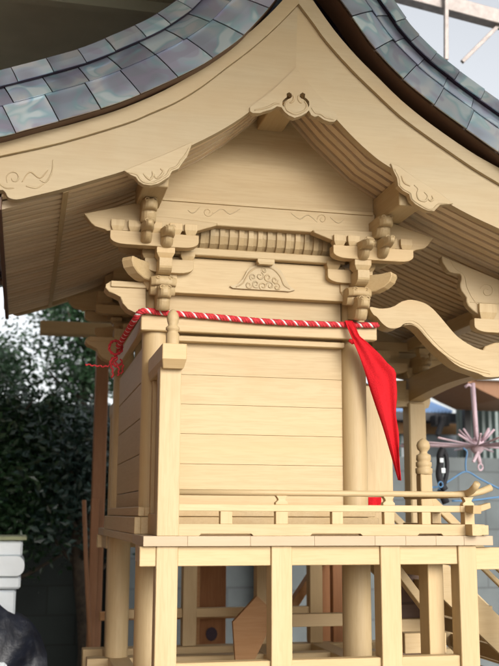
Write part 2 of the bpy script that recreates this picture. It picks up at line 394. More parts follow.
# left ends run a little past the frame
def ext_l(q, d=.05):
    s_ = (q[1][1]-q[0][1])/(q[1][0]-q[0][0]); return [(q[0][0]-d, q[0][1]-s_*d)]+list(q)
STR_L = ext_l(STR_L, .02); TOP_L = ext_l(TOP_L, .03)
BOT_L = [(BOT_L[0][0]-.02, BOT_L[0][1]+.004)]+BOT_L
def interp(curve, x):
    for (a, b), (c, d) in zip(curve[:-1], curve[1:]):
        if a <= x <= c: return b+(d-b)*(x-a)/(c-a)
    if x < curve[0][0]:
        (a, b), (c, d) = curve[0], curve[1]
    else: (a, b), (c, d) = curve[-2], curve[-1]
    return b+(d-b)*(x-a)/(c-a)
SMB = smooth_poly([BOT_L[7-1+0]]+BOT_L[8:], 3)
UL = [(x, z) for x, z in BOT_L[7:]]                  # smooth part of the underside, left
UL = [(-.30, interp(UL, -.30)), (-.12, interp(UL, -.12))]+[p for p in UL if p[0] > -.1]
def under(x): return interp(UL, x) if x < BOT_R[0][0] else interp(BOT_R, x)

roof = empty('roof', (XM, YM, 2.9), shrine)
for my in (False, True):
    for bot, strp, top in ((BOT_L, STR_L, TOP_L), (BOT_R, STR_R, TOP_R)):
        bb_ = smooth_poly(bot, 3); ss = smooth_poly(strp, 3); tt = smooth_poly(top, 3)
        MB(my=my).prism(bb_+ss[::-1], 2.97, 3.005).build('bargeboard', WP, roof, .002)
        MB(my=my).prism([(x, z+.001) for x, z in ss]+tt[::-1], 2.955, 3.005).build('bargeboard_moulding', WP, roof, .003)
    # scroll cut in the tail of the board
    relief('tail_scroll', [curl(14, 178, 8, 2.5, 1.1), [(22, 182), (30, 172), (40, 178), (48, 170)], [(0, 184), (6, 188), (14, 188)], [(40, 180), (46, 182), (52, 172), (53, 160)], [(26, 186), (36, 188), (44, 184)]], 2.9695, .0026, WP, roof, my)

# verge underside and copper courses
def course_curve():
    L = tr([(-40, 142), (0, 136.5), (30, 128.5), (62.6, 119.5), (95, 110), (125, 100), (167.6, 81.4), (205, 62.6), (237.7, 40), (256, 22), (275, 0), (290, -22), (303, -48)], 2.89)
    Rr = tr([(303, -48), (322, -24), (341, 0), (355, 20), (374, 47), (404, 79), (434, 104), (461.7, 125), (491.7, 147), (499, 152)], 2.89)
    return L, ext_r(Rr)
CL, CRr = course_curve()
apex = (CL[-1][0]+CRr[0][0])/2
def resample(c, step):
    pts = smooth_poly(c, 6); d = [0]
    for a, b in zip(pts[:-1], pts[1:]): d.append(d[-1]+math.hypot(b[0]-a[0], b[1]-a[1]))
    def ev(s_):
        s_ = max(0, min(d[-1]-1e-6, s_))
        for i in range(len(d)-1):
            if d[i] <= s_ <= d[i+1]:
                t = (s_-d[i])/max(1e-9, d[i+1]-d[i]); a, b = pts[i], pts[i+1]
                return (a[0]+(b[0]-a[0])*t, a[1]+(b[1]-a[1])*t)
    def nrm(s_):
        a = ev(s_-.02); b = ev(s_+.02); t = Vector((b[0]-a[0], b[1]-a[1])).normalized()
        return Vector((-t.y, t.x))
    return ev, nrm, d[-1]
#          offset0 offset1 y0     y1     tile
ROWS = [(.000, .120, 2.890, 2.962, .136), (.120, .214, 2.955, 3.040, .126), (.203, .268, 3.004, 3.040, .122)]
for my in (False, True):
    for side, c in (('L', CL), ('R', CRr)):
        ev, nrm, Ltot = resample(c, .02)
        for ri_, (o0, o1, y0, y1, tl) in enumerate(ROWS):
            m = MB(my=my); bk = MB(my=my); s_ = (.03 if side == 'L' else .0)+ri_*.045
            e_s = s_-tl; rnd = random.Random(ri_*7+(side == 'L'))
            while e_s < Ltot-.01:
                a_, b_ = max(0.001, e_s+.0015), min(Ltot, e_s+tl-.0015); e_s += tl
                if b_-a_ < .01: continue
                N = 4; vs_ = []; j0 = rnd.uniform(-.001, .001); j1 = rnd.uniform(-.001, .001)
                lift = (.0025, -.001) if side == 'L' else (-.001, .0025)
                for i in range(N+1):
                    t = i/N; q = a_+(b_-a_)*t; p = ev(q); nn = nrm(q)
                    pz = lift[0]*(1-t)+lift[1]*t
                    for o, y in ((o0, y0), ((o0+o1)/2, (y0+y1)/2-.003), (o1, y1)):
                        vs_.append((p[0]+nn.x*o, y-pz+j0*(1-t)+j1*t, p[1]+nn.y*o))
                nf = len(vs_); vs2 = [(x, y+.006, z) for x, y, z in vs_]
                fs = []
                for i in range(N):
                    for j in range(2):
                        k = i*3+j; fs.append((k, k+3, k+4, k+1)); fs.append((k+nf, k+1+nf, k+4+nf, k+3+nf))
                    fs.append((i*3, i*3+nf, i*3+3+nf, i*3+3)); fs.append((i*3+2, i*3+5, i*3+5+nf, i*3+2+nf))
                for i in (0, N):
                    fs.append((i*3, i*3+1, i*3+1+nf, i*3+nf)); fs.append((i*3+1, i*3+2, i*3+2+nf, i*3+1+nf))
                m.add(vs_+vs2, fs)
            m.build('tile_course', COPPER, roof)
        # solid behind the courses and the dark board under the verge
        NN = 60; lo = []; hi = []; mid_ = []; g1 = []; g2 = []
        for i in range(NN+1):
            q = Ltot*i/NN; p = ev(q); nn = nrm(q)
            lo.append((p[0]+nn.x*.004, p[1]+nn.y*.004)); hi.append((p[0]+nn.x*.274, p[1]+nn.y*.274)); g1.append((p[0]+nn.x*.204, p[1]+nn.y*.204)); g2.append((p[0]+nn.x*.211, p[1]+nn.y*.211)); mid_.append((p[0]+nn.x*.014, p[1]+nn.y*.014))
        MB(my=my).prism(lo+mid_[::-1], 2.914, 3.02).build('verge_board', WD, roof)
        MB(my=my).prism([(x, z) for x, z in mid_]+hi[::-1], 3.052, 3.10).build('verge_core', SEAM, roof)
        MB(my=my).prism(g1+g2[::-1], 3.014, 3.051).build('course_underside', SEAM, roof)  # dark material carries the shadow under the upper course
# roof body from gable to gable
for c, nm in ((CL, 0), (CRr, 1)):
    ev, nrm, Ltot = resample(c, .02); lo = []; hi = []
    for i in range(51):
        q = Ltot*i/50; p = ev(q); nn = nrm(q); lo.append((p[0]+nn.x*.03, p[1]+nn.y*.03)); hi.append((p[0]+nn.x*.245, p[1]+nn.y*.245))
    MB().prism(lo+hi[::-1], 3.101, 4.699).build('roof_slope', COPPER, roof)
MB().box(apex-.11, apex+.11, 2.86, 4.94, CL[-1][1]+.16, CL[-1][1]+.38).build('ridge_box', COPPER, roof, .01)

# rafters under both slopes
def slope_seg(x0, x1, n=8): return [(x0+(x1-x0)*i/n) for i in range(n+1)]
def rafters(name, x0, x1, lift, dep, wdt, mat):
    m = MB(); y = 3.035
    while y < 4.76:
        xs = slope_seg(x0, x1); m.prism([(x, under(x)+lift) for x in xs]+[(x, under(x)+lift+dep) for x in reversed(xs)], y+.002, y+wdt); y += .0524
    return m.build(name, mat, roof)
def sheeting(x0, x1, lift, th, mat, name='roof_sheathing', y0=3.006, y1=4.794):
    xs = slope_seg(x0, x1, 14); m = MB(); m.prism([(x, under(x)+lift) for x in xs]+[(x, under(x)+lift+th) for x in reversed(xs)], y0, y1)
    return m.build(name, mat, roof)
XA = BOT_R[0][0]
rafters('rafter_row', .10, XA-.01, .010, .026, .035, WR)
rafters('rafter_row', XA+.01, 1.90, .010, .026, .035, WR)
rafters('flying_rafter_row', -.105, .082, .002, .026, .035, WR)
rafters('flying_rafter_row', 1.918, 2.21, -.012, .026, .035, WR)
sheeting(-.12, XA, .034, .012, WR); sheeting(XA, 2.22, .034, .012, WR)
MB().prism([(.082, under(.082)-.003), (.10, under(.10)-.003), (.10, under(.10)+.03), (.082, under(.082)+.03)], 3.006, 4.794).build('eave_batten', WY, roof)
MB().prism([(1.90, under(1.9)-.012), (1.918, under(1.918)-.012), (1.918, under(1.918)+.03), (1.90, under(1.9)+.03)], 3.006, 4.794).build('eave_batten', WY, roof)
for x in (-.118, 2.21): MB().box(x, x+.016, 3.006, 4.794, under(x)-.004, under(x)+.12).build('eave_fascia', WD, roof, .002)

# gable board (tympanum)
for my in (False, True):
    xs = [x for x in slope_seg(.372, XA, 10)]; xs2 = slope_seg(XA, 1.205, 10)
    MB(my=my).prism([(.372, 2.574)]+[(x, under(x)+.032) for x in xs]+[(x, under(x)+.032) for x in xs2[1:]]+[(1.205, 2.574)], 3.262, 3.285).build('gable_board', WX, roof)
# purlins that carry the overhang
for my in (False, True):
    MB(my=my).prism([(.335, 2.535), (.415, 2.535), (.418, 2.60), (.418, under(.418)+.005), (.335, under(.335)+.005)], 3.006, 3.262).build('purlin', WY, roof, .003)
    MB(my=my).prism([(1.207, 2.535), (1.290, 2.535), (1.295, under(1.295)+.005), (1.205, under(1.205)+.005)], 3.006, 3.262).build('purlin', WY, roof, .003)
    MB(my=my).box(XA-.065, XA+.03, 3.006, 3.262, 2.865, 2.93).build('ridge_purlin', WY, roof, .003)

# pendants
def pendant(pts, holes, lines, my):
    p = MB(my=my).prism(tr(pts, 2.962), 2.962, 2.990, holes=[tr(h, 2.962) for h in holes]).build('gable_pendant', WP, roof, 0 if holes else .0015)
    relief('pendant_carving', lines, 2.9620, .0040, WP, p, my)
def circ(cx, cy, r, n=10): return [(cx+r*math.cos(-2*math.pi*i/n), cy+r*math.sin(-2*math.pi*i/n)) for i in range(n)]
C3 = lambda L: [(250+a/3.992, b/3.992) for a, b in L]
for my in (False, True):
    o = C3([(184, 270), (270, 375), (345, 455), (350, 475), (335, 486), (318, 486), (295, 478), (272, 462), (258, 466), (244, 458), (235, 440), (226, 450), (205, 462), (178, 470), (155, 460), (138, 446), (126, 428), (108, 424), (88, 436), (62, 443), (38, 451), (12, 451), (0, 444), (0, 428), (90, 360)])
    tear = [(146, 374), (156, 368), (166, 374), (168, 384), (162, 392), (152, 396), (143, 404), (136, 416), (134, 428), (129, 418), (130, 404), (138, 394), (147, 388)]
    hs = [C3(tear), C3([(366-a, b+1) for a, b in reversed(tear)])]
    ls = [C3([(150, 404), (141, 420), (146, 438), (164, 450), (182, 456), (202, 450), (220, 438), (226, 420), (216, 404)]),
          C3([(172, 380), (174, 396), (166, 408), (158, 410)]), C3([(194, 380), (192, 396), (200, 408), (208, 410)]),
          C3([(118, 414), (98, 414), (78, 425), (50, 434), (18, 440)]), C3([(244, 428), (260, 450), (282, 455), (300, 468), (335, 478)])]
    pendant(o, hs, ls, my)
    D = lambda L: [(80+a/2.935, 140+b/2.935) for a, b in L]
    o = D([(130, 90), (150, 80), (240, 45), (330, 5), (326, 20), (314, 50), (300, 68), (290, 84), (270, 92), (262, 108), (246, 118), (230, 128), (207, 133), (186, 130), (172, 121), (163, 108), (148, 102)])
    ls = [D([(136, 94), (152, 97), (168, 102), (178, 116), (190, 124), (208, 126), (226, 121), (242, 112), (256, 102), (264, 87), (284, 78), (296, 60), (310, 42), (320, 24)]),
          D([(186, 98), (194, 108), (206, 116), (214, 104), (212, 92)]), D([(216, 100), (224, 112), (238, 104), (244, 92), (236, 84)])]
    pendant(o, [], ls, my)
    Q = lambda L: [(374+a/3.992, 166+b/3.992) for a, b in L]
    o = Q([(66, -12), (80, 24), (92, 48), (96, 78), (115, 98), (140, 112), (148, 135), (165, 152), (188, 166), (214, 178), (240, 180), (254, 166), (264, 155), (300, 152), (318, 150), (260, 105), (170, 50), (100, 0)])
    ls = [Q([(82, 12), (100, 48), (104, 76), (122, 94), (146, 108), (154, 132), (172, 146), (194, 160), (218, 172), (236, 172), (248, 160), (262, 150), (292, 150)]),
          Q([(160, 76), (176, 92), (172, 112), (180, 134), (204, 140), (214, 120), (200, 104)]), Q([(214, 128), (226, 140), (236, 132), (230, 118)]), Q([(110, 40), (120, 66), (144, 80)])]
    pendant(o, [], ls, my)

# ---- bracket complexes on the body's four corners
E4 = lambda L: [(80+a/4.16, 180+b/4.16) for a, b in L]
def nose(y0, y1, z0, z1, x, w_, m):           # carved beam end that points out of the gable wall
    h = z1-z0; L = y1-y0
    pts = [(y1, z0+h*.18), (y1, z1), (y0+L*.40, z1), (y0+L*.22, z1-h*.02), (y0+L*.06, z1-h*.14), (y0, z1-h*.34), (y0+L*.03, z1-h*.50), (y0+L*.13, z1-h*.56), (y0+L*.22, z1-h*.54), (y0+L*.22, z1-h*.68), (y0+L*.28, z1-h*.88), (y0+L*.40, z0), (y0+L*.62, z0+h*.05)]
    q = [pts[0], pts[1]]+smooth_poly(pts[2:], 3)
    N = 6; vs_ = []; fs = []; n = len(q)            # rounded across its width
    cy = y0+L*.5; cz = (z0+z1)/2
    for k in range(N+1):
        t = -1+2*k/N; sc = 1-.16*abs(t)**3
        for y, z in q: vs_.append((x+t*w_/2, y1+(y-y1)*sc, cz+(z-cz)*(1-.10*abs(t)**3)))
    for k in range(N):
        for i in range(n): j = (i+1) % n; fs.append((k*n+i, k*n+j, (k+1)*n+j, (k+1)*n+i))
    m.add(vs_, fs, False)
    for k in (0, N):
        tris = tessellate_polygon([[Vector((a, b, 0)) for a, b in q]])
        m.add([vs_[k*n+i] for i in range(n)], [tuple(t) for t in tris])
    rr = h*.13                                       # eye-like whorl on the face
    for sx in (-1, 1):
        c = Vector((x+sx*w_*.24, y0+L*.10, z1-h*.20))
        m.tube([(c.x+rr*math.cos(a)*(1-.1*i), c.y-.002-.001*i, c.z+rr*math.sin(a)*(1-.1*i)) for i, a in enumerate([k*.8 for k in range(8)])], rr*.22, 5)
def boat(x0, x1, z0, z1, y0, y1, m, axis='y'):
    h = z1-z0; r = min(h*1.1, (x1-x0)*.3); pts = [(x0, z1), (x0, z0+h*.45)]
    for i in range(5): a = math.pi*(1+.5*(i+1)/5); pts.append((x0+r+r*math.cos(a)*1, z0+h*.45+h*.45*math.sin(a)))
    pts = pts[:-1]+[(x0+r, z0), (x1-r, z0)]
    for i in range(4): a = math.pi*(1.5+.5*(i+1)/5); pts.append((x1-r+r*math.cos(a), z0+h*.45+h*.45*math.sin(a)))
    pts += [(x1, z0+h*.45), (x1, z1)]
    m.prism(pts, y0, y1, axis)
def cluster(mx, my, leftnose=True):
    c = empty('bracket_cluster', (CXL if not mx else 2*XM-CXL, CYF if not my else 2*YM-CYF, 2.28), shrine)
    m_ = lambda: MB(mx=mx, my=my)
    m_().frustum(CXL+.005, CYF, 2.262, 2.325, .085, .118).build('bearing_block', WZ, c, .002)
    # lowest tier: beam noses
    if leftnose:
        # carved nose at the column head pointing along the gable
        m_().prism(tr([(146, 283), (146, 313.5), (140, 313.5), (134, 312), (128, 309), (123, 303.5), (120.5, 297), (115, 294), (109, 291.5), (105.5, 287.5), (106, 284), (110, 281.5), (111.5, 281)], 3.31), 3.31, 3.385).build('beam_nose', WX, c, .003)
        m_().box(tr([(111, 285)], 3.3)[0][0], .385, 3.302, 3.39, 2.266, 2.287).build('nose_cap', WX, c, .002)
    q = m_(); nose(3.175, 3.31, 2.176, 2.262, .436, .044, q); q.build('beam_nose', WY, c, .004)
    q = m_(); nose(3.215, 3.31, 2.232, 2.30, .437, .085, q); q.build('carved_cushion', WY, c, .006)
    # first tier of arms
    q = m_(); boat(.375, .545, 2.318, 2.366, 3.268, 3.33, q); q.build('bracket_arm', WX, c, .002)
    q = m_(); boat(3.19, 3.40, 2.300, 2.350, .415, .459, q, 'x'); q.build('bracket_arm', WY, c, .002)
    # diagonal carved nose at the corner
    dg = m_(); a = Vector((.43, 3.34)); dd = Vector((-.72, -.70)).normalized(); sd_ = Vector((-dd.y, dd.x))
    prof = [(.02, .060), (.02, 0), (.06, -.006), (.10, -.004), (.135, .008), (.16, .026), (.170, .048), (.165, .062), (.12, .058)]
    n_ = len(prof); vs_ = []
    for sg in (-1, 1):
        for u_, z in prof: p = a+dd*u_+sd_*sg*.024; vs_.append((p.x, p.y, 2.293+z))
    dg.add(vs_, [tuple(range(n_)), tuple(reversed(range(n_, 2*n_)))]+[(i, (i+1) % n_, (i+1) % n_+n_, i+n_) for i in range(n_)])
    dg.build('corner_nose', WX, c, .003)
    for x in (.39, .524): m_().frustum(x, 3.29, 2.366, 2.396, .036, .050).build('small_bearing_block', WZ, c, .001)
    m_().frustum(.437, 3.225, 2.350, 2.392, .042, .062).build('small_bearing_block', WZ, c, .001)
    # second tier, stepped out from the wall
    q = m_(); boat(.248, .548, 2.388, 2.434, 3.190, 3.235, q); q.build('bracket_arm', WX, c, .002)
    q = m_(); boat(.29, .55, 2.400, 2.440, 3.32, 3.37, q); q.build('bracket_arm', WX, c, .002)
    q = m_(); nose(3.10, 3.33, 2.385, 2.452, .438, .042, q); q.build('carved_nose', WY, c, .004)
    q = m_(); nose(3.08, 3.33, 2.395, 2.462, .368, .036, q); q.build('carved_nose', WY, c, .004)
    for x in (.272, .33, .40, .470, .522): m_().frustum(x, 3.215, 2.434, 2.474, .030, .044).build('small_bearing_block', WZ, c, .001)
    # long boat arm under the stepped-out beam
    q = m_(); q.prism(tr([(84, 213.7), (110, 208.5), (134, 203.5), (142, 205), (150, 216), (175, 218), (218, 223.5), (216, 226), (209, 228), (205, 229), (198, 231), (190, 231.5), (150, 231.5), (107, 231), (105, 229.5), (100, 228), (95, 226.5), (91, 223), (88, 219)], 3.212), 3.208, 3.248); q.build('boat_arm', WX, c, .002)
    q = m_(); q.box(.30, .37, 3.25, 3.30, 2.44, 2.52); q.build('filler_block', WX, c, .002)
    # carved collar where the purlin leaves the wall
    q = m_(); nose(3.105, 3.25, 2.462, 2.540, .372, .05, q); q.build('purlin_nose', WY, c, .005)
for mx in (False, True):
    for my in (False, True): cluster(mx, my, leftnose=not mx)

# ---- curved tie beams from body to porch, porch beam and its brackets
RBt = [(370, 307), (380, 308.6), (388, 308), (394.5, 306), (402, 301.5), (412, 299.8), (425.5, 303.5), (436, 312), (447, 325), (458, 337), (473, 346.5), (486, 351), (499, 353), (515, 353), (530, 354), (548, 356), (548, 377), (530, 376), (515, 375), (499, 376.8), (486, 377), (478.5, 373.5), (460, 367), (447.5, 358), (437, 348), (427, 337), (419, 328), (411, 323.3), (404, 323.8), (400, 327), (394, 328.5), (388, 327.5), (382, 323), (377, 317), (373, 314)]
for my in (False, True):
    rb = MB(my=my).prism(smooth_poly(tr(RBt, 3.30), 3, True), 3.30, 3.375).build('curved_tie_beam', WX, shrine, .004)
    relief('edge_bead', [[(404, 325.0), (411, 324.4), (418, 328), (426, 337), (436, 347.5), (447, 356.5), (460, 364.5), (478, 371), (490, 374)]], 3.2995, .0022, WX, rb, my)
    relief('edge_bead', [[(405, 321.5), (412, 320.6), (420, 325), (428, 334.5), (438, 345), (448, 354), (461, 362), (478, 368.5), (490, 371.5)]], 3.2995, .0012, WX, rb, my)
# porch beam: cambered between the porch columns
pts = []
y0, y1 = CYF-.16, CYB+.16
N = 24
lo = [(y0+(y1-y0)*i/N, 2.035+.035*math.sin(math.pi*min(1, max(0, (i/N-.12)/.76)))) for i in range(N+1)]
hi = [(y, 2.145+.02*math.sin(math.pi*(y-y0)/(y1-y0))) for y, z in lo]
MB().prism(lo+hi[::-1], 1.80, 1.872, 'x').build('porch_beam', WY, shrine, .004)
for y in (CYF, CYB):
    c = empty('bracket_cluster', (1.835, y, 2.16), shrine)
    MB().frustum(1.835, y, 2.15, 2.20, .08, .105).build('bearing_block', WZ, c, .002)
    q = MB(); boat(1.70, 1.97, 2.20, 2.245, y-.022, y+.022, q); q.build('bracket_arm', WX, c, .002)
    q = MB(); boat(y-.15, y+.15, 2.202, 2.247, 1.813, 1.857, q, 'x'); q.build('bracket_arm', WY, c, .002)
    for x, yy in ((1.73, y), (1.94, y), (1.835, y-.12), (1.835, y+.12)): MB().frustum(x, yy, 2.245, 2.28, .036, .05).build('small_bearing_block', WZ, c, .001)
    q = MB(); boat(1.62, 2.03, 2.28, 2.325, y-.022, y+.022, q); q.build('bracket_arm', WX, c, .002)
    q = MB(); nose(y-.20, y-.02, 2.16, 2.235, 1.835, .05, q); q.build('carved_nose', WY, c, .003)
    q = MB(); boat(1.60, 1.78, 2.165, 2.215, y-.07, y-.03, q); q.build('bracket_arm', WX, c, .002)
    MB().frustum(1.66, y-.03, 2.215, 2.275, .05, .07).build('small_bearing_block', WZ, c, .001)
    nn_ = MB(); nn_.prism([(1.78, 2.04), (1.70, 2.045), (1.655, 2.065), (1.64, 2.09), (1.66, 2.12), (1.70, 2.135), (1.79, 2.14)], y-.03, y+.03); nn_.build('beam_nose', WX, c, .003)
MB().box(1.80, 1.87, 3.1, 4.7, 2.285, 2.345).build('porch_purlin', WY, shrine, .003)
# carved brace boards under the porch rafters
TB = [(410+a/5.12, 220+b/5.12) for a, b in [(165, 183), (163, 196), (167, 215), (180, 235), (190, 252), (203, 264), (225, 272), (257, 275), (264, 288), (264, 305), (258, 325), (259, 345), (266, 365), (284, 388), (290, 398), (290, 416), (300, 440), (323, 463), (352, 484), (384, 492), (396, 498), (400, 520), (400, 545), (410, 562), (430, 572), (470, 580)]]+[(540, 343), (575, 345), (575, 320), (545, 305), (499, 279.5), (470, 267.5)]
for my in (False, True):
    tb = MB(my=my).prism(tr(TB, 3.30), 3.30, 3.335).build('rafter_brace', WP, shrine, .003)
    relief('scroll_carving', [curl(487, 291, 7.5, 3.5, 1.3), [(450, 259), (455, 268), (464, 275), (467, 287), (473, 299), (482, 308), (495, 312)], [(470, 302), (485, 303), (510, 304)]], 3.2995, .0018, WP, tb, my)

# ---- veranda
deck = empty('veranda_deck', (XM, YM, DZ1), shrine)
js = [at(x, 541, 3.0).x for x in (143.3, 187.6, 250.5, 314.6, 375, 405.8, 436, 464, 493)]
for k in range(len(js)-1):
    MB().box(js[k]+.0003, js[k+1]-.0003, 3.0, 3.30, DZ0, DZ1).build('deck_board', WG, deck, .0006)
    MB().box(js[k]+.0003, js[k+1]-.0003, 4.50, 4.80, DZ0, DZ1).build('deck_board', WG, deck, .0006)
yy = 3.302
while yy < 4.49:
    MB().box(1.18, DX1, yy, yy+.112, DZ0, DZ1).build('deck_board', WX, deck, .0015); yy += .1135
MB().box(.36, .44, 3.30, 4.50, DZ0+.001, DZ1-.001).build('deck_board', WY, deck, .0015)
PX = [(.402, .468), (.760, .826), (1.117, 1.184), (1.383, 1.446)]
for my in (False, True):
    for a, b in PX:
        MB(my=my).box(a, b, 3.014, 3.080, BASEZ, DZ0).build('deck_post', WZ, shrine, .002)
    for (a, b), (c, d) in zip(PX[:-1], PX[1:]):
        MB(my=my).box(b, c, 3.022, 3.072, 1.343, DZ0-.001).build('deck_beam', WX, shrine, .002)
        MB(my=my).box(b, c, 3.026, 3.068, 1.018, 1.060).build('ground_rail', WX, shrine, .002)
    MB(my=my).box(.352, .402, 3.020, 3.074, 1.343, DZ0-.001).build('deck_beam_end', WX, shrine, .002)
    MB(my=my).box(.372, .398, 3.074, 3.32, 1.345, DZ0-.001).build('side_beam', WY, shrine, .002)
    MB(my=my).box(1.446, 1.75, 3.026, 3.066, 1.325, 1.395).build('deck_beam_end', WX, shrine, .002)
for x, z0, z1 in ((1.39, 1.335, 1.40), (.80, 1.35, 1.40)):
    MB().box(x, x+.05, 3.08, 4.72, z0, z1).build('side_beam', WY, shrine, .002)

# railing
def railing(my):
    rail = empty('railing', (.95, 3.03 if not my else 2*YM-3.03, DZ1), shrine)
    base_pts = [(.468, 1.4335), (.468, 1.469)]
    m = MB(my=my)
    nx = [at(x, 534, 3.02).x for x in (200, 252, 311, 361, 418, 441.6)]
    low = [(.468, DZ1)]
    for i in range(0, 6, 2): low += [(nx[i]-.004, DZ1), (nx[i]+.003, DZ1+.0065), (nx[i+1]-.003, DZ1+.0065), (nx[i+1]+.004, DZ1)]
    low += [(1.480, DZ1)]
    m.prism(low+[(1.480, 1.469), (.468, 1.469)], 3.015, 3.047); m.build('base_rail', WX, rail, .0012)
    for a, b in ((.5985, .636), (.775, .814), (.9587, .995), (1.1335, 1.168), (1.262, 1.293)):
        MB(my=my).box(a, b, 3.018, 3.044, 1.469, 1.508).build('baluster', WZ, rail, .001)
    MB(my=my).box(1.410, 1.444, 3.014, 3.048, 1.469, 1.508).build('baluster', WZ, rail, .001)
    MB(my=my).box(.468, 1.395, 3.016, 3.046, 1.508, 1.529).build('middle_rail', WX, rail, .0015)
    MB(my=my).prism([(1.395, 1.508), (1.44, 1.508), (1.475, 1.512), (1.505, 1.522), (1.503, 1.540), (1.47, 1.531), (1.44, 1.529), (1.395, 1.529)], 3.016, 3.046).build('rail_end', WX, rail, .0015)
    for cx in (.795, 1.151, 1.427):
        MB(my=my).add(*knob(cx, 3.031)).build('rail_saddle', WX, rail, .001)
    MB(my=my).tube([(.468, 3.031, 1.5655)]+[(x, 3.031, 1.5655) for x in (.8, 1.1, 1.38)]+[(1.42, 3.034, 1.566), (1.455, 3.045, 1.569), (1.49, 3.05, 1.577), (1.525, 3.052, 1.590)], [.0098, .0098, .0098, .0098, .0098, .0105, .0115, .012], 12).build('top_rail', WX, rail)
    return rail
def knob(cx, cy):
    z = [1.529, 1.536, 1.543, 1.549, 1.557]; a = [.040, .040, .022, .026, .038]
    vs_ = []; fs = []
    for zz, w_ in zip(z, a): vs_ += [(cx-w_/2, cy-.012, zz), (cx+w_/2, cy-.012, zz), (cx+w_/2, cy+.012, zz), (cx-w_/2, cy+.012, zz)]
    for k in range(4):
        for i in range(4): j = (i+1) % 4; fs.append((4*k+i, 4*k+j, 4*k+4+j, 4*k+4+i))
    fs += [(3, 2, 1, 0), (16, 17, 18, 19)]
    return vs_, fs
railing(False); railing(True)
# the front edge's railing turns the corner and stops at the stair
for my in (False, True):
    rail = empty('front_railing', (1.43, 3.3 if not my else 4.5, DZ1), shrine)
    MB(my=my).box(1.411, 1.444, 2.965, 3.56, 1.434, 1.470).build('base_rail', WY, rail, .001)
    MB(my=my).box(1.450, 1.478, 2.985, 3.02, 1.436, 1.467).build('base_rail_end', WY, rail, .001)
    MB(my=my).prism([(3.56, 1.508), (3.02, 1.508), (2.985, 1.506), (2.96, 1.503), (2.955, 1.530), (2.985, 1.530), (3.02, 1.530), (3.56, 1.530)], 1.413, 1.442, 'x').build('middle_rail', WY, rail, .001)
    MB(my=my).tube([(1.427, 3.56, 1.567), (1.427, 3.10, 1.567), (1.427, 3.03, 1.569), (1.429, 3.00, 1.576), (1.432, 2.98, 1.588), (1.434, 2.965, 1.600)], .0115, 12).build('top_rail', WY, rail)
    MB(my=my).box(1.41, 1.444, 3.28, 3.31, 1.47, 1.508).build('baluster', WZ, rail, .001)
# side screen post at the rear end of the veranda
for my in (False, True):
    sc_ = empty('side_screen', (.43, 3.03 if not my else 4.77, DZ1), shrine)
    MB(my=my).box(.400, .467, 3.0, 3.062, DZ1, 1.950).build('screen_post', WZ, sc_, .002)
    MB(my=my).add([(.405, 2.975, 1.942), (.470, 2.975, 1.942), (.470, 3.30, 1.942), (.405, 3.30, 1.942),
                   (.399, 2.952, 1.968), (.475, 2.952, 1.968), (.475, 3.30, 1.968), (.399, 3.30, 1.968),
                   (.399, 2.952, 2.016), (.475, 2.952, 2.016), (.475, 3.30, 2.016), (.399, 3.30, 2.016)],
                  [(0, 1, 2, 3), (8, 9, 10, 11)]+[(4*k+i, 4*k+(i+1) % 4, 4*k+4+(i+1) % 4, 4*k+4+i) for k in range(2) for i in range(4)]).build('screen_cap', WX, sc_, .002)
    MB(my=my).lathe(.436, 2.995, [(.021, 2.016), (.021, 2.052), (.017, 2.056), (.017, 2.062), (.022, 2.066), (.022, 2.072), (.014, 2.080), (.018, 2.092), (.0195, 2.104), (.016, 2.118), (.008, 2.128), (.001, 2.133)], 18).build('finial', WZ, sc_)
    for y0, y1 in ((3.062, 3.092), (3.265, 3.302)): MB(my=my).box(.412, .446, y0, y1, 1.50, 1.942).build('screen_stile', WZ, sc_, .002)
    MB(my=my).box(.424, .434, 3.09, 3.268, 1.50, 1.942).build('screen_panel', WZ, sc_)
    MB(my=my).box(.408, .450, 3.062, 3.29, DZ1, 1.50).build('screen_sill', WY, sc_, .002)

# ---- stair in front
stair = empty('front_stair', (1.8, YM, .9), shrine)
n = 6
for k in range(n):
    x = 1.515+k*.088; z = 1.405-(k+1)*.084
    MB().box(x, x+.105, 3.62, 4.18, max(.892, z-.055), z).build('stair_step', WY, stair, .002)
for y in (3.60, 4.18):
    MB().prism([(1.50, 1.40), (1.50, 1.26), (1.90, .894), (2.06, .894)], y, y+.024).build('stringer', WX, stair, .002)
    MB().box(1.500, 1.548, y-.012, y+.036, DZ1-.02, 1.655).build('newel_post', WZ, stair, .003)
    z0 = 1.655
    MB().lathe(1.524, y+.012, [(.030, z0), (.033, z0+.006), (.033, z0+.022), (.026, z0+.026), (.031, z0+.031), (.031, z0+.046), (.024, z0+.050), (.029, z0+.055), (.028, z0+.074), (.016, z0+.080), (.015, z0+.088), (.024, z0+.098), (.027, z0+.112), (.022, z0+.126), (.010, z0+.136), (.001, z0+.140)], 20).build('newel_finial', WZ, stair)
    MB().beam((1.53, y+.012, 1.575), (2.05, y+.012, 1.09), .026, .030).build('hand_rail', WX, stair, .003)
    MB().beam((1.53, y+.012, 1.51), (2.05, y+.012, 1.025), .022, .018).build('hand_rail', WX, stair, .003)
# boards seen under the veranda's front part
MB().box(1.312, 1.366, 3.10, 3.18, BASEZ, 1.343).build('inner_post', WZ, shrine, .002)
MB().beam((1.31, 3.5, 1.36), (1.50, 3.5, 1.12), .03, .05, (0, 1, 0)).build('stair_brace', WX, shrine, .002)
MB().box(1.36, 1.52, 3.44, 3.50, 1.01, 1.08).build('stair_brace', WX, shrine, .002)

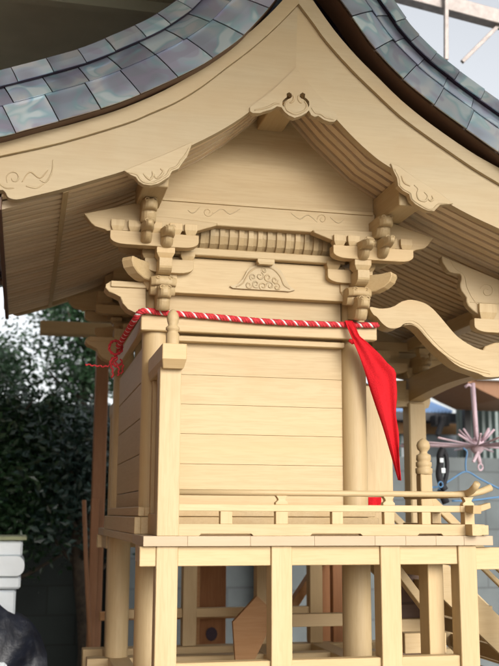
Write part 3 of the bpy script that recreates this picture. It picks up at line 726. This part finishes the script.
# ------------------------------------------------------------------ things on the shrine
rope = empty('twisted_rope', (XM, 3.26, 2.18)); tag(rope, 'red and white twisted rope strung along the top beam of the plank wall', 'rope')
def strand(path, phase, rad, off, lay, n=7):
    path = smooth_poly([tuple(p) for p in path], 6); P_ = []; s_ = 0; out = []
    dense = []
    for a, b in zip(path[:-1], path[1:]):
        a = Vector(a); b = Vector(b); k = max(1, int((b-a).length/.003))
        for i in range(k): dense.append(a+(b-a)*i/k)
    nrm = None
    for i in range(1, len(dense)-1):
        t = (dense[i+1]-dense[i-1]).normalized(); s_ += (dense[i]-dense[i-1]).length
        if nrm is None: nrm = t.orthogonal().normalized()
        nrm = (nrm-t*nrm.dot(t)).normalized(); b = t.cross(nrm); a = phase+2*math.pi*s_/lay
        out.append(dense[i]+(nrm*math.cos(a)+b*math.sin(a))*off)
    return out
main = [tuple(at(118, 347, 3.64)), tuple(at(123, 339, 3.54)), tuple(at(129, 329, 3.42)), tuple(at(135, 319.5, 3.31)), (.372, 3.268, 2.178), (.45, 3.270, 2.176), (.60, 3.270, 2.171), (.80, 3.270, 2.163), (1.0, 3.270, 2.163), (1.19, 3.270, 2.168), (1.216, 3.272, 2.170)]
for ph, mt, r_ in ((0, REDR, .0056), (1.65, REDR, .0056), (3.3, REDR, .0056), (4.85, WHR, .0042)):
    MB().tube(strand(main, ph, .0056, .0056, .040), r_, 7).build('rope_strand', mt, rope)
kn = empty('rope_knot', (.372, 3.66, 2.07), rope)
kc = at(115.5, 348, 3.66)
lp = [(kc.x+.024*math.cos(t), 3.65, kc.z+.026*math.sin(t)) for t in [i*2*math.pi/10 for i in range(12)]]
MB().tube(strand(lp, 0, 0, .003, .03), .0032, 7).build('rope_loop', REDR, kn)
MB().tube(strand(lp, 3.14, 0, .003, .03), .0025, 7).build('rope_loop', REDR, kn)
def tailp(pts): return [tuple(at(x, y, 3.66)) for x, y in pts]
for pts, r_ in (([(118, 356), (116, 362), (119, 370), (117, 378)], .006), ([(113, 356), (111, 364), (113, 372), (112, 380)], .006), ([(120, 358), (123, 366), (121, 376)], .005),
               ([(116, 360), (108, 366), (98, 366), (90, 365), (84, 364)], .005), ([(120, 345), (116, 356), (110, 362), (117, 366), (122, 362)], .008)):
    MB().tube(strand(tailp(pts), 0, 0, .0025, .02), r_*.6, 7).build('rope_tail', REDR, kn)

# red cloth hanging from the rope's right end
cl = MB()
Lp = [(344, 321), (346.5, 328), (350, 338), (351, 343), (357, 358), (363, 374), (368, 391), (374.5, 412), (381.5, 433), (389, 458), (394.8, 480)]
Rp = [(351, 321), (353.5, 328), (357, 337), (364, 343), (376, 355), (384, 365), (392, 374.5), (392.6, 400), (393.5, 424), (394.5, 452), (396, 481)]
Lp = smooth_poly(Lp, 3); Rp = smooth_poly(Rp, 3); NW = 12; rows = len(Lp); vs_ = []
for i, (a, b) in enumerate(zip(Lp, Rp)):
    pA = at(*a, 3.262); pB = at(*b, 3.262); amp = .0065*min(1, i/8)
    for j in range(NW+1):
        t = j/NW; p = pA.lerp(pB, t)
        wv = amp*(math.sin(t*9+i*.10)+.5*math.sin(t*17-i*.21))+.004*math.sin(i*.5+t*3)
        edge = .0035*math.sin(i*1.3) if (j == NW and i > 18) else 0
        vs_.append((p.x+edge, p.y-.012+wv-.02*min(1, i/12), p.z))
fs = [(i*(NW+1)+j, i*(NW+1)+j+1, (i+1)*(NW+1)+j+1, (i+1)*(NW+1)+j) for i in range(rows-1) for j in range(NW)]
cl.add(vs_, fs, True); co = cl.build('red_cloth', RED)
sm = co.modifiers.new('cloth_thickness', 'SOLIDIFY'); sm.thickness = .002
tag(co, 'bright red cloth pennant knotted to the right end of the rope', 'cloth')
MB().tube([tuple(at(x, y, 3.245)) for x, y in ((349, 340), (352, 342), (356, 341), (359, 338.5))], [.006, .009, .009, .005], 8).build('cloth_knot', RED, co)
rc = MB(); vs_ = []
for k in range(5):
    for i in range(9):
        x = i/8; p = at(368.5+12.5*x, 497+k*3.4+(1.2*math.sin(x*7) if k == 4 else 0), 3.418); vs_.append((p.x, 3.418+.004*math.sin(x*11+k*.4), p.z))
rc.add(vs_, [(k*9+i, k*9+i+1, k*9+i+10, k*9+i+9) for k in range(4) for i in range(8)], True)
ro = rc.build('red_cloth_scrap', RED); sm = ro.modifiers.new('cloth_thickness', 'SOLIDIFY'); sm.thickness = .002
tag(ro, 'small flat scrap of red cloth low on the door leaf, just behind the railing', 'cloth')

# ------------------------------------------------------------------ what holds the shrine up and stands under it
def trestle(y, label):
    t = empty('timber_trestle', (1.1, y, 0))
    tag(t, label, 'trestle', 'trestles under the shrine')
    MB().box(.15, 2.15, y-.05, y+.05, .70, .798).build('crossbar', WO, t, .004)
    for x in (.35, 1.95):
        for s_ in (-1, 1): MB().beam((x, y+s_*.22, 0), (x, y+s_*.03, .70), .06, .06, (1, 0, 0)).build('leg', WO, t, .004)
trestle(3.35, 'rough timber trestle under the front sill of the shrine'); trestle(4.45, 'rough timber trestle under the rear sill of the shrine')

def thing_box(name, label, cat, mat, args, bev=.003, group=None):
    return tag(MB().box(*args).build(name, mat, None, bev), label, cat, group)
def slab_at(px0, py0, px1, py1, Y, th, name, label, cat, mat):
    a = at(px0, py1, Y); b = at(px1, py0, Y)
    return thing_box(name, label, cat, mat, (a.x, b.x, Y, Y+th, a.z, b.z))
# rough timber stand behind the shrine (seen between the posts)
st = empty('timber_stand', (.9, 4.95, 0)); tag(st, 'rough reddish timber stand with a knotted board, seen between the veranda posts', 'stand')
def part_at(px0, py0, px1, py1, Y, th, name, mat, par, bev=.002):
    a = at(px0, py1, Y); b = at(px1, py0, Y)
    return MB().box(a.x, b.x, Y, Y+th, a.z, b.z).build(name, mat, par, bev)
def vpost(px0, px1, Y, th, z0, z1, name, mat, par):
    a = at(px0, 600, Y); b = at(px1, 600, Y); return MB().box(a.x, b.x, Y, Y+th, z0, z1).build(name, mat, par, .002)
vpost(184, 200, 4.95, .06, 0, 1.46, 'post', WO, st)
kb = vpost(200, 226, 5.06, .03, 0, 1.46, 'board', WB, st)
kp = at(211.5, 634, 5.055)
MB().add([(kp.x+.030*math.cos(i*.5236), 5.052, kp.z+.034*math.sin(i*.5236)) for i in range(12)]+[(kp.x, 5.05, kp.z)], [(i, (i+1) % 12, 12) for i in range(12)]).build('knot', SEAM, kb)
vpost(258, 271, 4.90, .05, 0, 1.46, 'post', WB, st)
vpost(318, 331, 4.95, .06, 0, 1.46, 'post', WB, st)
vpost(333, 345, 4.75, .05, 0, 1.46, 'post', WB, st)
a = at(100, 621, 5.0); b = at(350, 608, 5.0); MB().box(a.x, b.x, 5.012, 5.058, a.z, b.z).build('rail', WO, st, .002)
MB().beam(tuple(at(288, 612, 4.9)), tuple(at(322, 560, 4.9)), .04, .07, (0, 1, 0)).build('brace', WO, st, .002)
sb = MB(); a = at(232, 675, 4.2)
sb.prism(tr([(236, 668), (233, 622), (257, 596), (268, 606), (267, 634), (251, 668)], 4.2), 4.2, 4.225)
tag(sb.build('leaning_board', WO), 'tan offcut board leaning on the sill under the shrine', 'board')
vb = MB(); a = at(294, 628, 4.0); b = at(342, 614, 4.0)
vb.box(a.x, b.x+.1, 4.03, 4.07, a.z, b.z).build('joist', wood('dull_brown_joist', (.36, .27, .15), (.30, .21, .11), 'x'), shrine, .002)
# dark cabinet under the front of the veranda
a = at(397, 617, 3.95); b = at(421, 560, 3.95)
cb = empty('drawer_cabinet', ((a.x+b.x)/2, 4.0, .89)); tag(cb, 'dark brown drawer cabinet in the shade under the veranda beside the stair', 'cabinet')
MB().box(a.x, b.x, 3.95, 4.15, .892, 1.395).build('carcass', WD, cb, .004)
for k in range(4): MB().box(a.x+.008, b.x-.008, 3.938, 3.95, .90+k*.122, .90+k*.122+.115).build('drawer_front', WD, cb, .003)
MB().box(1.44, 1.70, 3.86, 3.90, 1.02, a.z).build('inner_rail', WX, shrine, .002)

# ------------------------------------------------------------------ left side: timber frame, white box, tarp, trees, wall
tf = empty('timber_shelter', (.42, 5.65, 0)); tag(tf, 'brown timber post with a pale beam across its top, behind the shrine on the left', 'shelter')
WPT = wood('brown_post_timber', (.30, .15, .075), (.22, .10, .045), 'z', .6)
a = at(92, 500, 5.6); b = at(105, 500, 5.6)
MB().box(a.x, b.x, 5.60, 5.68, 0, 2.60).build('post', WPT, tf, .004)
a = at(40, 332.5, 5.5); b = at(40, 320, 5.5); b.x = at(118, 320, 5.5).x
MB().box(a.x, b.x+.35, 5.5, 5.6, a.z, b.z).build('beam', WX, tf, .004)
a = at(86, 640, 5.6); b = at(99, 480, 5.6); MB().box(a.x, b.x, 5.52, 5.58, 0, 1.58).build('board', WPT, tf, .003)
st2 = MB(); st2.tube([tuple(at(92, 690, 5.3)), tuple(at(86, 560, 5.3)), tuple(at(84, 500, 5.3))], .012, 7)
tag(st2.build('leaning_stick', WPT), 'thin brown stick leaning beside the timber post at left', 'stick')

wb = empty('white_box', (-.05, 4.9, 0)); tag(wb, 'white plastic storage box with rounded lid band at the left edge', 'storage box')
def wbx(px0, px1, py0, py1, Y, nm, mt, bev, dep=.35):
    a = at(px0, py1, Y); b = at(px1, py0, Y); return MB().box(a.x, b.x, Y, Y+dep, a.z, b.z).build(nm, mt, wb, bev)
wbx(-60, 23, 541, 557, 4.90, 'upper_body', WHITEP, .01)
a = at(-60, 577, 4.87); b = at(25, 556, 4.87); rr = (b.z-a.z)*.42
pts = [(a.x, a.z), (a.x, b.z)]+[(b.x-rr+rr*math.sin(t), b.z-rr+rr*math.cos(t)) for t in [i*math.pi/10 for i in range(6)]]+[(b.x-rr+rr*math.cos(t), a.z+rr-rr*math.sin(t)) for t in [i*math.pi/10 for i in range(6)]]
MB().prism(pts, 4.87, 5.28).build('lid_band', WHITEP, wb, .006)
wbx(-60, 21, 576, 590, 4.90, 'lower_body', WHITEP, .01)
wbx(-60, 16, 590, 640, 4.93, 'leg_panel', WHITEP, .01)
wbx(-60, 27, 536.5, 540.5, 4.88, 'top_board', plain('mossy_board', (.30, .33, .20), .8), .003, .39)
tp = MB(); NX, NZ = 22, 14; vs_ = []
for j in range(NZ+1):
    for i in range(NX+1):
        u_ = i/NX; v_ = j/NZ; x = -.55+u_*.66; z0 = 1.10-.38*v_ if v_ < .5 else .91-.9*(v_-.5)*2
        top = 1.17-.30*max(0, u_-.6)**1.2*2.2
        z = top*(1-v_)**.8; y = 4.62-.22*math.sin(v_*1.5)-.04*math.sin(x*14+v_*6)+.03*math.sin(x*31+v_*11)
        vs_.append((x+.03*math.sin(v_*13), y, z+.02*math.sin(x*25)))
fs = [(j*(NX+1)+i, j*(NX+1)+i+1, (j+1)*(NX+1)+i+1, (j+1)*(NX+1)+i) for j in range(NZ) for i in range(NX)]
tp.add(vs_, fs, True)
nb = len(vs_); tp.add([(x, y+.35, max(.0, z-.02)) for x, y, z in vs_], fs, True)
tag(tp.build('tarpaulin', NAVY), 'crumpled navy tarpaulin heaped in front of the white storage box', 'tarpaulin')
sp_ = tag(MB().box(-.55, -.03, 4.30, 4.34, .865, .897).build('white_pipe', WHITEP, None, .012), 'short white plastic pipe across the navy tarpaulin', 'pipe')

wl = MB(); wl.box(-6, 1.6, 7.2, 7.35, 0, 2.28); tag(wl.build('block_wall', BLOCKSD), 'block wall behind the shrubs at left, tree shade put into its dark colour', 'wall')
wr = MB(); wr.box(1.62, 9, 6.5, 6.65, 0, 1.90); tag(wr.build('block_wall', BLOCKS), 'grey concrete block wall behind the shrine and drying rack', 'wall')
wr = MB(); wr.box(.62, 1.60, 6.8, 6.95, 0, 1.50); tag(wr.build('block_wall', BLOCKS), 'low grey block wall seen through the gap under the veranda', 'wall')
pv = MB(); pv.box(-1.6, 2.0, 5.4, 7.0, .0, .02); tag(pv.build('pavement', CONC), kind='structure')

def tree(name, label, cx, cy, z0, z1, rx, ry, nleaf, size, mat, holes=0, seed=1, trunk=True, group=None, zmin=0):
    rnd = random.Random(seed)
    t = empty(name, (cx, cy, 0)); tag(t, label, 'tree' if trunk else 'shrub', group)
    m = MB(); top = z0+(z1-z0)*.8
    path = [(cx, cy, 0), (cx+.05, cy, z0*.5), (cx-.03, cy+.03, z0), (cx+.06, cy, (z0+top)/2), (cx, cy, top)]
    m.tube(smooth_poly(path, 3), [.07-.055*i/12 for i in range(13)], 8)
    for k in range(12):
        zz = z0*.8+(top-z0*.8)*k/12; a = k*2.4; L = rx*rnd.uniform(.6, .95)
        m.tube([(cx, cy, zz), (cx+.5*L*math.cos(a), cy+.5*ry/rx*L*math.sin(a), zz+.12), (cx+L*math.cos(a), cy+ry/rx*L*math.sin(a), zz+.3)], [.022, .014, .005], 5)
    m.build('trunk', BARK, t)
    c = MB(); clumps = []
    for k in range(max(12, nleaf//90)):
        while True:
            p = Vector((rnd.uniform(-1, 1), rnd.uniform(-1, 1), rnd.uniform(-1, 1)))
            if p.length < 1: break
        clumps.append((Vector((cx+p.x*rx, cy+p.y*ry, (z0+z1)/2+p.z*(z1-z0)/2)), rnd.uniform(.08, .2)))
    vs_ = []; fs = []
    for k in range(nleaf):
        cpos, cr = clumps[rnd.randrange(len(clumps))]
        d = Vector((rnd.gauss(0, 1), rnd.gauss(0, 1), rnd.gauss(0, .8)))*cr*.8; p = cpos+d
        a = Vector((rnd.gauss(0, 1), rnd.gauss(0, 1), rnd.gauss(-.3, .6))).normalized(); b = a.orthogonal().normalized()
        b = (Matrix.Rotation(rnd.uniform(0, 6.28), 3, a) @ b); L = size*rnd.uniform(.6, 1.3); W = L*.22; n_ = a.cross(b)
        i0 = len(vs_)
        vs_ += [p, p+a*L*.45+b*W+n_*L*.05, p+a*L, p+a*L*.45-b*W+n_*L*.05]
        fs += [(i0, i0+1, i0+2, i0+3)]
    c.add(vs_, fs); c.build('crown', mat, t, keep_normals=True)
    return t
tree('evergreen_tree', 'low dark evergreen crown with sky glinting under it, at the left edge above the hedge', -.62, 8.2, 2.40, 2.95, .66, .5, 9000, .05, LEAF, seed=2)
tree('evergreen_tree', 'taller dark evergreen tree with sky glinting through its crown, behind the timber post', .50, 8.6, 2.36, 3.9, .48, .45, 11500, .055, LEAF, seed=3)
tree('broadleaf_shrub', 'dense dark shrub filling the space above the white box', -.25, 6.5, 1.25, 2.27, .75, .35, 26000, .055, LEAF, seed=5, trunk=False)
tree('broadleaf_shrub', 'leafy shrub with pale green leaves beside the timber post', .38, 6.3, 1.35, 2.10, .38, .3, 4200, .06, LEAF2, seed=6, trunk=False)

# ------------------------------------------------------------------ right side: shed, siding, drying rack, hanging things
sh = empty('blue_roofed_shed', (2.6, 7.6, 0)); tag(sh, 'low shed with blue corrugated roof and dark gutter beyond the block wall', 'shed')
def pa(px0, py0, px1, py1, Y, th, nm, mt, par, bev=.002): return part_at(px0, py0, px1, py1, Y, th, nm, mt, par, bev)
a = at(380, 413, 7.2); b = at(464, 413, 7.2)
rf = MB(); nx = 40
vs_ = []
for i in range(nx*2+1):
    x = a.x-.6+(b.x-.12-a.x+.6)*i/(nx*2); dz = .012*math.cos(i*math.pi/1.0)
    vs_ += [(x, 7.15, a.z+.02+dz), (x, 8.6, a.z+.42+dz), (x, 7.15, a.z+.012+dz), (x, 8.6, a.z+.41+dz)]
fs = []
for i in range(nx*2): k = i*4; fs += [(k, k+4, k+5, k+1), (k+2, k+3, k+7, k+6), (k, k+2, k+6, k+4)]
rf.add(vs_, fs).build('corrugated_roof', BLUEROOF, sh)
pa(340, 413.5, 466, 418.5, 7.12, .06, 'gutter', DGREY, sh); pa(340, 418.5, 458, 432, 7.3, .05, 'fascia', DGREY, sh)
pa(340, 424, 457, 432, 7.28, .015, 'eave_board', WO, sh)
MB().box(at(340, 440, 7.4).x, at(457, 440, 7.4).x, 7.4, 8.5, 0, at(400, 432, 7.4).z).build('wall', WHITEP, sh)
MB().box(at(340, 440, 7.3).x, at(403, 440, 7.3).x, 7.34, 7.4, 1.6, at(400, 432, 7.4).z).build('dark_door', plain('green_grey_door', (.14, .19, .18), .7), sh)
dp = MB(); pts = [tuple(at(x, y, 7.0)) for x, y in ((442, 415), (442, 423), (440, 428), (437.5, 436))]
dp.box(at(434, 420, 7.05).x, at(448, 420, 7.05).x, 7.02, 7.12, at(440, 426, 7.05).z, at(440, 415, 7.05).z)
dp.tube(smooth_poly(pts, 3), .022, 10); dp.build('downspout', DGREY, sh, .004)

sg = empty('corrugated_fence', (4.5, 6.9, 0)); tag(sg, 'pale green corrugated sheet fence above the concrete block wall', 'fence')
z0, z1 = at(470, 456, 6.9).z-.3, at(470, 400, 6.9).z+.05
x0 = at(457, 430, 6.9).x
m = MB(); x = x0; P_ = []
while x < 8: P_ += [(x, 6.9), (x+.022, 6.9), (x+.028, 6.86), (x+.048, 6.86)]; x += .054
m.prism(P_+[(a_, b_+.012) for a_, b_ in reversed(P_)], z0, z1, 'z'); m.build('sheet', SIDING, sg)
MB().box(x0, 8, 6.88, 6.94, z1, z1+.04).build('top_trim', WHITEP, sg, .004)
x = x0+.02
while x < 8: MB().box(x, x+.05, 6.80, 6.85, z0, z1-.04).build('fence_rib', DGREY, sg); x += .56
# lean-to eave at far right
le = empty('lean_to_eave', (5, 6.2, 2.6)); tag(le, 'brown lean-to eave with a white strip along its edge at right', 'eave')
pl = tr([(464, 381), (476, 378), (560, 378), (560, 402), (499, 399), (482, 391)], 6.0)
MB().prism(pl, 6.0, 6.7).build('soffit', WPT, le, .003)
MB().beam(tuple(at(477, 377.5, 5.96)), tuple(at(560, 381, 5.96)), .03, .03).build('edge_strip', WHITEP, le, .004)
MB().box(at(540, 400, 6.3).x, at(546, 400, 6.3).x, 6.3, 6.38, 0, at(540, 396, 6.3).z).build('post', WPT, le)

# pink drying rack hung from the eave
YR = 4.7
dr = empty('drying_rack', tuple(at(476, 446, YR))); tag(dr, 'pink plastic parasol drying rack with spread arms hanging right of the shrine', 'drying rack')
hub = at(477, 446, YR)
pole = MB(); tpz = at(474, 387, YR)
pole.tube([(hub.x-.012, YR, tpz.z+.02), (hub.x-.006, YR, (hub.z+tpz.z)/2), (hub.x, YR, hub.z)], .0125, 10); pole.build('pole', PINK, dr)
hk = MB(); hk.tube([(hub.x-.012, YR, tpz.z), (hub.x-.035, YR, tpz.z+.012), (hub.x-.055, YR, tpz.z-.002)], .008, 8); hk.build('hook', PINK, dr)
MB().lathe(hub.x, YR, [(.014, hub.z+.045), (.034, hub.z+.03), (.040, hub.z), (.032, hub.z-.022), (.016, hub.z-.04)], 16).build('hub', PINK, dr)
for k in range(24):
    a = k*2*math.pi/24+.12
    sl_ = .02*math.cos(a*3)
    MB().tube([(hub.x+.03*math.cos(a), YR+.03*math.sin(a), hub.z), (hub.x+.40*math.cos(a), YR+.40*math.sin(a), hub.z+.012+sl_)], .0055, 7).build('arm', PINK, dr)
for k in range(8):
    a = k*2*math.pi/8+.3
    MB().tube([(hub.x+.03*math.cos(a), YR+.03*math.sin(a), hub.z+.02), (hub.x+.09*math.cos(a), YR+.09*math.sin(a), hub.z+.085)], .006, 7).build('strut', PINK, dr)
MB().tube([(hub.x, YR, hub.z-.03), (hub.x+.012, YR, hub.z-.09)], .011, 8).build('stem', PINK, dr)
rg = [(hub.x+.014+.013*math.cos(i*.628), YR, hub.z-.108+.017*math.sin(i*.628)) for i in range(11)]
MB().tube(rg, .0045, 7).build('end_ring', PINK, dr)
MB().beam((hub.x-.004, YR-.02, hub.z-.03), (hub.x-.035, YR-.02, hub.z-.085), .016, .014, (0, 1, 0)).build('clip', PINK, dr, .003)
# rail that carries rack, hanger and strap
lr = MB(); a = at(430, 384, 4.75); 
# blue coat hanger
YH = 4.55
def hanger(pts, name, label, Y, r_=.0045):
    m = MB()
    for p in pts: m.tube([tuple(at(x, y, Y)) for x, y in smooth_poly(p, 4)], r_, 7)
    return tag(m.build(name, BLUEP), label, 'hanger')
hanger([[(436, 494), (441, 487), (452, 479), (466, 471.5), (480, 479), (500, 489), (520, 497)], [(466, 472), (465.5, 462), (467, 452), (463, 448)], [(452, 501), (475, 500), (500, 497), (520, 497)]], 'coat_hanger', 'thin blue coat hanger hanging below the pink rack', YH)
hanger([[(428, 487), (437, 487), (443, 483)]], 'blue_hook', 'short blue hook clipped to the black strap', 4.5)
# black strap bag with white label
bs = empty('black_strap', tuple(at(442, 470, 4.5))); tag(bs, 'black padded strap with white markings hanging beside the stair newel', 'strap')
m = MB(); m.tube([tuple(at(x, y, 4.5)) for x, y in smooth_poly([(443, 449), (440, 455), (440, 464), (439, 474), (441, 483), (445, 490)], 4)], .018, 8)
m.tube([tuple(at(x, y, 4.52)) for x, y in smooth_poly([(443, 449), (446, 456), (447, 466), (446, 476), (444, 484)], 4)], .012, 8)
m.build('webbing', BLACKF, bs)
MB().tube([tuple(at(x, y, 4.5)) for x, y in ((438, 493), (443, 496), (446, 503))], .020, 8).build('strap_tail', BLACKF, bs)
pa(440, 458, 443.5, 462.5, 4.475, .006, 'white_mark', WHITEP, bs); pa(441.5, 468, 445.5, 473, 4.475, .006, 'white_mark', WHITEP, bs)
m = MB(); q = at(440.5, 484.5, 4.47); m.tube([(q.x+.012*math.cos(i*.7), 4.47, q.z+.014*math.sin(i*.7)) for i in range(10)], .0035, 6); m.build('white_ring', BLUEP, bs)

# ------------------------------------------------------------------ canopy over the work yard
cn = empty('work_canopy', (-1.5, 3, 3.6)); tag(cn, 'dark olive canopy ceiling above the left side of the shrine roof', 'canopy')
MB().box(-4.5, 1.25, 3.2, 5.75, 3.62, 3.66).build('ceiling_sheet', OLIVE, cn)
MB().box(-4.5, 4.0, .3, 3.2, 3.62, 3.66).build('ceiling_sheet', OLIVE, cn)  # unseen front sheet, added with its edge set to dim the upper gable
m = MB()
for y in (.6, 2.2, 3.8, 5.35): m.box(-4.5, 1.25, y, y+.05, 3.57, 3.62)
m.build('joist_row', OLIVE, cn)
for x, y in ((-4.4, .35), (-4.4, 5.6), (3.9, .35)): MB().box(x-.04, x+.04, y-.04, y+.04, 0, 3.57).build('canopy_post', STEEL, cn, .003)
ww = MB()  # unseen wall, added to keep sky light off the left faces
k = 0; y = -1.5
while y < 5.6: ww.box(-1.27, -1.25+.006*(k % 2), y, y+.178, 0, 3.60); y += .18; k += 1
tag(ww.build('shade_board_wall', WPT), 'unseen brown board wall added at left to block sky light', 'wall')
sf = empty('steel_frame', (2.2, 5.2, 3.3)); tag(sf, 'pale steel roof frame with open sky behind at the top right', 'steel frame')
YS = 4.6
MB().beam(tuple(at(395, -8, YS)), tuple(at(560, 36, YS)), .07, .085).build('rafter_bar', STEEL, sf, .003)
MB().beam(tuple(at(446, -60, YS-.06)), tuple(at(446, 60, YS-.06)), .022, .022, (1, 0, 0)).build('upright_bar', STEEL, sf, .002)
MB().beam(tuple(at(462, 62, YS)), tuple(at(500, 24, YS)), .022, .022, (0, 1, 0)).build('brace_bar', STEEL, sf, .002)
MB().beam(tuple(at(395, -8, YS+.9)), tuple(at(560, 36, YS+.9)), .05, .05).build('rafter_bar', STEEL, sf, .003)
